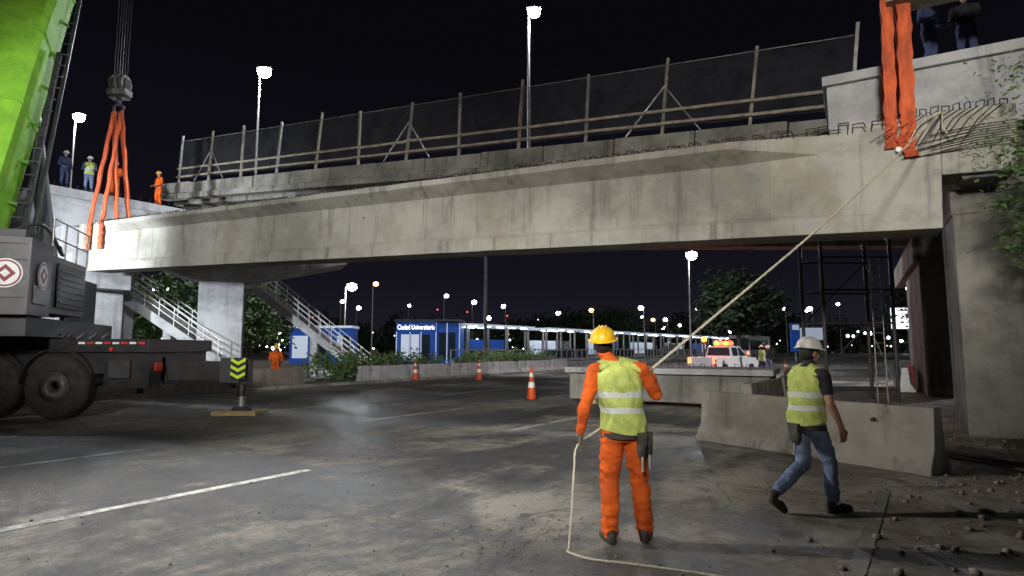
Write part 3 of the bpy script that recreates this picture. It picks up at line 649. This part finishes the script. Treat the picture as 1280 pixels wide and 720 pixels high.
s=MB(); s.tube((-1.5,0,0),(-1.5,0,4),.1,.1,'steel'); s.tube((1.5,0,0),(1.5,0,4),.1,.1,'steel'); s.box((-2.2,-.1,3),(2.2,.1,5),'pale'); s.build('road_sign',(50,100,0))
s=MB(); s.tube((0,0,0),(0,0,2.2),.1,.1,'steel'); s.box((-.5,-.25,1.2),(.5,.25,4.6),'blue'); s.box((-.4,-.27,3.8),(.4,-.251,4.4),'pale'); s.build('station_totem',(34,72,0))
# ------------------------------------------------------------------ pickup
v=MB()
def prism(mb,prof,y0,y1,k,ins=0):
    mb.loft([[(x,y0,z) for x,z in prof],[(x,y1,z) for x,z in prof]],k,False)
prism(v,[(-2.5,.45),(2.45,.45),(2.5,.9),(2.4,1.05),(1.1,1.12),(-2.5,1.12)],-.9,.9,'carwhite')
v.loft([[(-.7,-.86,1.12),(1.15,-.86,1.12),(.45,-.72,1.75),(-.6,-.72,1.75)],[(-.7,.86,1.12),(1.15,.86,1.12),(.45,.72,1.75),(-.6,.72,1.75)]],'carwhite',False)
for sy in (-1,1):
    v.add([(-.55,sy*.858,1.18),(.1,sy*.858,1.18),(.1,sy*.74,1.68),(-.5,sy*.74,1.68)],[(0,1,2,3)],'glass'); v.add([(.18,sy*.858,1.18),(1.0,sy*.858,1.18),(.45,sy*.74,1.68),(.18,sy*.74,1.68)],[(0,1,2,3)],'glass')
    for x in (-1.55,1.5): v.tube((x,sy*.92,.36),(x,sy*.7,.36),.36,.36,'tyre',20); v.tube((x,sy*.93,.36),(x,sy*.9,.36),.2,.2,'rim',14)
    v.box((-2.53,sy*.82-.1,.75),(-2.5,sy*.82+.1,1.08),'tail')
v.add([(-.705,-.75,1.2),(-.705,.75,1.2),(-.63,.66,1.68),(-.63,-.66,1.68)],[(0,1,2,3)],'glass')
v.box((-2.56,-.85,.42),(-2.48,.85,.6),'dgrey'); v.box((-2.515,-.25,.62),(-2.5,.25,.75),'white'); v.box((-.2,-.65,1.76),(.1,.65,1.81),'dgrey')
for yy,kk in ((-.45,'redlamp'),(-.15,'amber'),(.15,'redlamp'),(.45,'amber')): v.ell((-.05,yy,1.92),(.17,.17,.15),kk,10,8)
v.tube((-2.2,0,1.12),(-2.2,0,2.05),.03,.03,'dgrey'); v.ell((-2.2,0,2.15),(.16,.16,.16),'amber',10,8)
pk=v.build('pickup_truck',(12.9,36.5,0),(0,0,RROT-.25),bevel=0)
ld=bpy.data.lights.new('beacon_light','POINT'); ld.energy=420; ld.color=(1,.10,.03); ld.shadow_soft_size=.2; lo=bpy.data.objects.new('beacon_light',ld); sc.collection.objects.link(lo); lo.parent=pk; lo.location=(-.5,0,2.4)
v=MB(); prism(v,[(-5.5,.4),(5.5,.4),(5.5,3.0),(5.3,3.2),(-5.5,3.2)],-1.25,1.25,'carwhite'); v.box((-5.3,-1.27,1.4),(5.2,-1.251,2.6),'glass'); v.box((-5.52,-1.1,1.4),(-5.5,1.1,2.8),'glass')
for x in (-3.5,3.6): v.tube((x,-1.28,.5),(x,-1,.5),.5,.5,'tyre',20)
for sy in (-1,1): v.box((-5.53,sy*1.0-.12,.9),(-5.5,sy*1.0+.12,1.2),'tail')
v.build('bus',(31,78,0),(0,0,RROT),bevel=.08)
# ------------------------------------------------------------------ people
def seglen(p,a,b):
    ab=b-a; t=max(0,min(1,(p-a).dot(ab)/max(1e-9,ab.length_squared))); return (p-(a+ab*t)).length
def hand(out,wrist,dirv,palmn,k,vox,grip=.6,side=1,sc_=1.0):
    """palm + four unequal curled fingers + thumb leaving palm side"""
    h=MB(); dv=Vector(dirv).normalized(); pn=Vector(palmn); pn=(pn-dv*pn.dot(dv)).normalized(); lat=dv.cross(pn)*side
    w=Vector(wrist); q=w+dv*.045*sc_
    R=Matrix((lat,pn,dv)).transposed()
    h.ell(q,(.042*sc_,.018*sc_,.052*sc_),k,12,8,R=R); h.cap(w-dv*.03,.027*sc_,w+dv*.02,.026*sc_,k,10)
    for i,(off,ln) in enumerate(((.030,.068),(.010,.078),(-.011,.072),(-.031,.056))):
        p=q+lat*off*sc_+dv*.035*sc_; ang=0; cur=p
        for j,fr in enumerate((.45,.32,.23)):
            ang+=grip*(.55 if j==0 else 1.0)*(1+.06*i); dd=dv*math.cos(ang)+pn*math.sin(ang); nx=cur+dd*ln*fr*sc_; h.cap(cur,(.0105-.0012*j)*sc_,nx,(.0098-.0012*j)*sc_,k,8); cur=nx
    p=q+lat*.034*sc_-dv*.012*sc_; d1=(lat*.75+dv*.6+pn*.35).normalized(); m1=p+d1*.036*sc_; d2=(dv*.7+pn*.75*grip+lat*.1).normalized(); h.cap(p,.014*sc_,m1,.0115*sc_,k,8); h.cap(m1,.0115*sc_,m1+d2*.03*sc_,.009*sc_,k,8)
    if vox:
        vs,fs=remesh(h,vox); out.add(vs,fs,k,True)
    else:
        out.add(h.v,h.f,k,True)
def person(name,loc,yaw,J,top='orange',sleeve='orange',arm='orange',pants='orange',boots='boot',handk='glove',hel='helmet_y',vestk=None,vox=.012,bag=False,hand_grip=(.8,.8),fine=True,scale=1.0,folds=1.0):
    """J: joints in metres, x right, y forward"""
    V=Vector; j={k:V(v) for k,v in J.items()}
    segs=[]; b=MB(); bg_=1.0 if pants!='orange' else 1.16; sl_=1.0 if arm=='skin' else 1.12
    def cap(a,ra,c,rc,lab): b.cap(a,ra,c,rc,'skin',14); segs.append((a,c,(ra+rc)/2,lab))
    tz=[j['pelvis'],j['waist'],j['chest'],j['neckb']]
    def ringe(c,rx,ry,n=22,yoff=0): return [(c.x+rx*math.cos(2*math.pi*i/n),c.y+yoff+ry*math.sin(2*math.pi*i/n),c.z) for i in range(n)]
    pe,wa,ch,nb=tz
    tors=[(pe+V((0,0,-.12)),.13,.10),(pe+V((0,-.01,-.03)),.18,.13),(pe+V((0,0,.06)),.175,.125),(wa,.16,.115),(wa.lerp(ch,.5),.172,.122),(ch,.188,.13),(ch.lerp(nb,.55),.182,.118),(ch.lerp(nb,.85),.13,.09),(nb,.07,.065)]
    b.loft([ringe(c,rx,ry) for c,rx,ry in tors],'skin'); 
    for (c0,_,_),(c1,_,_) in zip(tors[:-1],tors[1:]): segs.append((c0,c1,.15,pants if c1.z<wa.z-.03 else top))
    for s in 'LR':
        cap(nb.lerp(j['sh'+s],.45)+V((0,0,-.02)),.062,j['sh'+s],.066,top)
        m_=j['sh'+s].lerp(j['el'+s],.55)
        cap(j['sh'+s],.068,m_,.058*sl_,sleeve); cap(m_,.055*sl_ if sleeve==arm else .045,j['el'+s],.046*sl_ if arm!='skin' else .041,arm); fm=j['el'+s].lerp(j['wr'+s],.4)
        cap(j['el'+s],.047*sl_ if arm!='skin' else .041,fm,.046*sl_ if arm!='skin' else .041,arm); cap(fm,.045*sl_ if arm!='skin' else .040,j['wr'+s],.040 if arm!='skin' else .027,arm)
        hm_=j['hip'+s].lerp(j['kn'+s],.5)
        cap(j['hip'+s]+V((0,0,.02)),.104,hm_,.086*bg_,pants); cap(hm_,.086*bg_,j['kn'+s],.070*bg_,pants)
        kk=j['kn'+s]; an=j['an'+s]; cm=kk.lerp(an,.35)+(V((0,-.015,0)))
        cap(kk,.070*bg_,cm,.069*bg_,pants); low=kk.lerp(an,.88); cap(cm,.069*bg_,low,.076 if pants=='orange' else .060,pants); l2=kk.lerp(an,.97)
        if pants=='orange': cap(low,.074,l2,.068,pants)
        to_=j['to'+s]; he=V((an.x-(to_.x-an.x)*.28,an.y-(to_.y-an.y)*.28,an.z-.055)); 
        cap(low,.05,he+V((0,0,.03)),.042,boots); cap(he,.042,to_,.034,boots); mid_=he.lerp(to_,.62); cap(mid_+V((0,0,.012)),.050,to_,.038,boots)
    cap(nb+V((0,0,-.02)),.062,j['head']+V((0,-.01,-.09)),.053,'skin')
    vs,fs=remesh(b,vox)
    o=MB(); out=[]
    for v_ in vs:
        zz=v_.z; dense=1+.9*math.exp(-((zz-.20)/.12)**2)+.5*math.exp(-((zz-.5)/.1)**2)
        n1=noise.noise(V((v_.x*7,v_.y*7,v_.z*20)))*.013*dense+noise.noise(V((v_.x*20+5,v_.y*20,v_.z*46)))*.006*dense
        best=min(segs,key=lambda s_:seglen(v_,s_[0],s_[1])-s_[2]); lab=best[3]
        if lab in ('skin','boot'): n1=0
        n1*=folds
        cax=best[0].lerp(best[1],.5); dr=V((v_.x-cax.x,v_.y-cax.y,0)); 
        out.append(v_+(dr.normalized()*n1 if dr.length>1e-4 else V((0,0,0))))
    for f in fs:
        c=sum((out[i] for i in f),V((0,0,0)))/len(f); best=min(segs,key=lambda s_:seglen(c,s_[0],s_[1])-s_[2]); o.m(best[3])
        o.f.append(f); o.mi.append(o.mats.index(best[3])); o.sm.append(True)
    o.v=[tuple(v_) for v_ in out]
    H=j['head']; hm=MB(); face=V(J.get('face',(0,1,0))).normalized(); right=face.cross(V((0,0,1))).normalized(); upv=right.cross(face)
    R=Matrix((right,face,upv)).transposed()
    def hp(x,y,z): return H+right*x+face*y+upv*z
    hm.ell(hp(0,-.005,.015),(.076,.096,.105),'skin',20,14,R=R); hm.ell(hp(0,.035,-.055),(.058,.060,.062),'skin',16,10,R=R); hm.ell(hp(0,.07,-.095),(.03,.025,.022),'skin',10,8,R=R)
    hm.cap(hp(0,.088,.0),.011,hp(0,.106,-.034),.014,'skin',8)
    for sg in (-1,1): hm.ell(hp(sg*.078,-.01,-.018),(.010,.022,.034),'skin',10,8,R=R); hm.ell(hp(sg*.04,.07,-.02),(.022,.02,.02),'skin',8,6,R=R)
    hm.ell(hp(0,.088,-.062),(.024,.012,.008),'skin',10,6,R=R)
    hv,hf=remesh(hm,.007 if fine else .014); o.add(hv,hf,'skin',True)
    for sg in (-1,1): o.ell(hp(sg*.031,.084,.0),(.013,.010,.009),'eye',8,6,R=R); o.ell(hp(sg*.031,.092,.022),(.018,.006,.004),'hair',8,4,R=R)
    o.ell(hp(0,.099,-.062),(.02,.003,.002),'eye',8,4,R=R)
    o.ell(hp(0,-.022,-.0),(.082,.087,.085),'hair',18,12,R=R)
    hb=hp(0,-.005,.045); rr=[]
    n=28
    for q in range(9):
        ph=math.pi/2*q/8; rr.append([hb+R@V((.112*math.cos(ph)*math.cos(2*math.pi*i/n),.137*math.cos(ph)*math.sin(2*math.pi*i/n),.115*math.sin(ph)**.9)) if q<8 else hb+R@V((.001*math.cos(2*math.pi*i/n),.001*math.sin(2*math.pi*i/n),.115)) for i in range(n)])
    o.loft(rr,hel,True,cap=False)
    br=[]
    for q,(e_,z) in enumerate(((0,.006),(.018,-.004),(.020,-.010),(-.004,-.004))):
        rg=[]
        for i in range(n):
            a=2*math.pi*i/n; ex=e_+(max(0,math.sin(a))**2*.030 if q in (1,2) else 0); rg.append(hb+R@V(((.112+ex)*math.cos(a),(.137+ex)*math.sin(a),z)))
        br.append(rg)
    o.loft(br,hel,True,cap=False)
    for dx in (-.03,0,.03):
        pts=[hb+R@V((dx,.13*math.cos(t),.113*math.sin(t)+.004)) for t in [math.pi*x_/12 for x_ in range(2,11)]]; o.path(pts,.007,hel,6)
    for s,gr in zip('LR',hand_grip):
        sg=-1 if s=='L' else 1; dv=(j['wr'+s]-j['el'+s]).normalized(); hd=V(J['hd'+s]) if 'hd'+s in J else dv; pn=V(J.get('pn'+s,(-sg,.2,0)))
        hand(o,j['wr'+s]+hd*.03,hd,pn,handk,.0045 if fine else 0,gr,sg)
    if vestk:
        n=56; rings=[]; base=[(pe+V((0,-.0,-.03)),.205,.160),(pe+V((0,0,.05)),.196,.150),(wa,.184,.138),(wa.lerp(ch,.5),.192,.145),(ch,.204,.152),(ch.lerp(nb,.45),.198,.142),(ch.lerp(nb,.75),.165,.118),(nb+V((0,0,.005)),.095,.09)]
        fine_r=[]
        for (c0,a0,b0),(c1,a1,b1) in zip(base[:-1],base[1:]):
            for t in (0,.2,.4,.6,.8): fine_r.append((c0.lerp(c1,t),a0+(a1-a0)*t,b0+(b1-b0)*t))
        fine_r.append(base[-1])
        for qi,(c,a_,b_) in enumerate(fine_r):
            rg=[]
            for i in range(n):
                an=2*math.pi*i/n; low_=max(0,1-qi/14)
                f_=1+.05*noise.noise(V((math.cos(an)*2.2,math.sin(an)*2.2,c.z*5)))+.045*noise.noise(V((math.cos(an)*4+c.z*3,math.sin(an)*4,c.z*14)))+.035*low_*math.sin(an*7+c.z*4)
                rg.append(V((c.x+a_*f_*math.cos(an),c.y+b_*f_*math.sin(an),c.z+(.02*math.sin(an*2+1)*low_))))
            rings.append(rg)
        o.loft(rings,vestk,True,cap=False)
        for s in 'LR':
            sg=-1 if s=='L' else 1
            a=nb+V((sg*.05,0,.0)); c=j['sh'+s]+V((-sg*.02,0,.010)); 
            o.loft([[a+V((0,-.11,-.03)),a+V((0,-.0,.045)),a+V((0,.1,-.03)),a+V((0,.0,-.05))],[c+V((0,-.088,-.03)),c+V((0,0,.066)),c+V((0,.088,-.03)),c+V((0,0,-.05))]],vestk,True)
    if bag:
        o.loft([ringe(pe+V((0,0,z_)),.198,.15,28) for z_ in (-.085,-.04)],'belt',True,cap=False)
        for bx,by,bw in bag:
            o.ell((pe.x+bx,pe.y+by,pe.z-.15),(bw/2,.045,.10),'boot',12,8); o.box((pe.x+bx-bw*.42,pe.y+by-.04,pe.z-.12),(pe.x+bx+bw*.42,pe.y+by+.03,pe.z-.03),'boot'); o.tube((pe.x+bx,pe.y+by-.03,pe.z-.34),(pe.x+bx,pe.y+by-.02,pe.z-.2),.012,.012,'steel',6)
    ob=o.build(name,loc,(0,0,yaw)); ob.scale=(scale,)*3
    return ob
J1=dict(pelvis=(.035,0,.97),waist=(.02,0,1.12),chest=(-.005,.0,1.34),neckb=(-.05,.01,1.535),head=(-.125,.05,1.685),face=(.25,1,.22),
 shL=(-.205,0,1.455),shR=(.195,0,1.465),elL=(-.30,-.04,1.17),wrL=(-.335,.06,.93),elR=(.345,.10,1.235),wrR=(.365,.33,1.38),
 hipL=(-.06,0,.93),hipR=(.13,0,.93),knL=(-.095,.02,.51),knR=(.165,.03,.51),anL=(-.105,-.04,.11),anR=(.20,0,.11),toL=(-.14,.14,.04),toR=(.27,.17,.04),
 hdL=(-.03,.15,-1),pnL=(1,.1,0),hdR=(.1,.9,.3),pnR=(-1,0,.2))
person('construction_worker',tuple(W1),0,J1,vestk='vest1',hel='helmet_y',bag=[(.12,-.15,.09),(.2,-.05,.07)],hand_grip=(1.0,1.05))
J2=dict(pelvis=(0,0,.93),waist=(0,.01,1.06),chest=(0,.03,1.27),neckb=(0,.045,1.455),head=(0,.09,1.60),face=(.12,1,-.12),
 shL=(-.195,.03,1.38),shR=(.195,.03,1.38),elL=(-.25,.10,1.12),wrL=(-.2,.28,.99),elR=(.265,.02,1.11),wrR=(.27,.15,.89),
 hipL=(-.09,0,.9),hipR=(.09,0,.9),knL=(-.09,.04,.48),knR=(.09,.20,.51),anL=(-.09,-.38,.22),anR=(.09,.22,.10),toL=(-.10,-.25,.045),toR=(.11,.41,.04),
 hdR=(.0,.25,-1),hdL=(.05,.7,-.5))
person('construction_worker',(2.98,6.15,0),rad(-66),J2,top='tee',sleeve='tee',arm='skin',pants='jeans',handk='skin',hel='helmet_w',vestk='vest2',hand_grip=(.4,.35),bag=[(-.0,-.16,.13)],folds=.8)
def stand(v=0):
    r=random.Random(v); a=r.uniform(.0,.25); 
    return dict(pelvis=(0,0,.95),waist=(0,0,1.1),chest=(0,.0,1.32),neckb=(0,0,1.5),head=(0,.03,1.655),face=(r.uniform(-.4,.4),1,-.2),
     shL=(-.2,0,1.43),shR=(.2,0,1.43),elL=(-.27,-.02+a*.3,1.16),wrL=(-.22,.12+a,.97+a*.6),elR=(.27,.0,1.15),wrR=(.22,.2,.98+a),
     hipL=(-.09,0,.92),hipR=(.09,0,.92),knL=(-.12,.02,.5),knR=(.11,.05,.5),anL=(-.14,-.02,.1),anR=(.12,.02,.1),toL=(-.17,.15,.04),toR=(.16,.19,.04))
def dp(loc,yaw,v,**k): person('construction_worker',loc,yaw,stand(v),vox=.028,fine=False,**k)
for (r,n),yaw,v,kw in (((10.2,32.4),rad(-110),1,dict(top='navy',sleeve='navy',arm='navy',pants='navy',hel='helmet_w')),
    ((11.2,32.45),rad(-140),2,dict(top='navy',sleeve='navy',arm='navy',pants='jeans',vestk='vest2',hel='helmet_w')),
    ((12.3,32.4),rad(-170),3,dict(hel='helmet_y')),((14.3,32.35),rad(-210),4,dict(hel='helmet_y'))):
    dp(tuple(RN(r,n,8.95)),yaw,v,**kw)
for (x,y),yaw,v,kw in (((-1.3,-.9),rad(200),5,dict(top='navy',sleeve='navy',arm='navy',pants='navy',hel='helmet_y')),((-2.0,-1.1),rad(150),6,dict(top='tee',sleeve='tee',arm='tee',pants='navy',hel='helmet_w'))):
    q=Vector((7.75,12.6,7.51))+Matrix.Rotation(BR,3,'Z')@Vector((x,y,0)); dp((q.x,q.y,7.722),yaw,v,**kw)
dp((14.05,33.8,0),rad(-15),7,top='navy',sleeve='navy',arm='navy',pants='navy',vestk='vest2',hel='helmet_w'); dp((15.0,35.2,0),rad(160),8,top='tee',sleeve='tee',arm='tee',pants='jeans',hel='helmet_w')
dp((-10.6,27.0,0),rad(200),9,hel='helmet_y'); dp((-15.0,60,0),rad(90),10,top='tee',sleeve='tee',arm='tee',pants='navy',hel='helmet_w')
# ------------------------------------------------------------------ floodlight towers (unseen; left one read from cast shadows, some spots added as fill)
def tower(loc,h,target,power,angle,col=(1,1,1),size=.5,blend=.6,extra=()):
    t=MB(); t.box((-.9,-.5,.35),(.9,.5,1.3),'white'); t.tube((-.6,-.55,.3),(-.6,.55,.3),.3,.3,'tyre',14); t.tube((0,0,1.3),(0,0,h),.07,.04,'steel',8)
    t.box((-.9,-.05,h-.05),(.9,.05,h+.05),'steel')
    o=t.build('unseen_light_tower',loc)
    dv=(Vector(target)-Vector(loc)-Vector((0,0,h)))
    for i in (-.6,.6):
        hd=MB(); hd.box((-.22,-.16,-.02),(.22,.16,.12),'dgrey'); hd.box((-.2,-.14,-.03),(.2,.14,-.021),'lampdim'); ho=hd.build('unseen_flood_head',(i,0,h+.2),parent=o); ho.rotation_euler=dv.to_track_quat('-Z','Y').to_euler()
    for tg,pw,an,cl in ((target,power,angle,col),)+tuple(extra):
        ld=bpy.data.lights.new('unseen_flood_light','SPOT'); ld.energy=pw; ld.spot_size=rad(an); ld.spot_blend=blend; ld.color=cl; ld.shadow_soft_size=size
        lo=bpy.data.objects.new('unseen_flood_light',ld); sc.collection.objects.link(lo); lo.location=Vector((0,0,h+.2))+ (Vector(tg)-Vector(loc)-Vector((0,0,h))).normalized()*.3; lookat(lo,Vector(tg)-Vector(loc)); lo.parent=o
tower((-12.5,7.4,0),5.4,(5,6.3,.4),27000,66,(1,.985,.95),.12,.9,extra=(((8.8,9.8,4),9000,34,(1,.97,.9)),))  # extra spot added to brighten the tree at right
tower((-3.5,-9,0),7.5,(4.5,13.5,6.2),16500,42,(1,.97,.90),.9,.8,extra=(((-9.5,21,6.8),27000,40,(1,.985,.955)),((-.5,14,0),21000,30,(1,.985,.95)),((-15.5,18,9),4200,26,(1,1,.95)),((9.6,10,5.8),7000,24,(1,.97,.9))))  # main spots light the girder face; boom and right-end spots added as fill
tower((5.5,-10,0),8.5,(-19.4,28,7.0),26000,18,(.84,.91,1),.6,.7)  # unseen tower added to brighten the left deck end face
tower((-20.5,16.5,0),4.6,(-15.8,30,6.2),13000,74,(.84,.91,1),.3,.9)  # unseen tower added to brighten the left pier and its cap
tower((26,28,0),7.5,(8,26,0),9000,80,(.95,.97,1),.3,.9,extra=(((13.5,35.5,1),9000,34,(1,1,1)),))  # second spot added to brighten the pickup and the workers beside it
tower((-27,46,0),6,(-19,38,3),5500,100,(.9,1,.9),.3,.8)
# ------------------------------------------------------------------ world, camera
w=bpy.data.worlds.new('World'); sc.world=w; w.use_nodes=True; N=w.node_tree.nodes; L=w.node_tree.links; bg=N['Background']
tc=N.new('ShaderNodeTexCoord'); sp=N.new('ShaderNodeSeparateXYZ'); L.new(tc.outputs['Generated'],sp.inputs[0]); r=N.new('ShaderNodeValToRGB'); L.new(sp.outputs[2],r.inputs[0])
r.color_ramp.elements[0].position=0; r.color_ramp.elements[0].color=(.013,.012,.020,1); r.color_ramp.elements[1].position=.45; r.color_ramp.elements[1].color=(.0026,.0024,.0038,1)
e2=r.color_ramp.elements.new(.12); e2.color=(.0065,.006,.0105,1)
L.new(r.outputs[0],bg.inputs['Color']); bg.inputs['Strength'].default_value=1.0
sl=bpy.data.lights.new('moonlight','SUN'); sl.energy=.02; sl.color=(.8,.88,1); so=bpy.data.objects.new('moonlight',sl); sc.collection.objects.link(so); so.rotation_euler=(rad(50),0,rad(-40))
cd=bpy.data.cameras.new('camera'); co=bpy.data.objects.new('camera',cd); sc.collection.objects.link(co); co.location=(0,0,1.65); co.rotation_euler=(rad(90+5.73),0,0); cd.lens=21; cd.sensor_width=36; cd.clip_end=3000; sc.camera=co
sc.view_settings.view_transform='Standard'; sc.view_settings.look='None'; sc.view_settings.exposure=0
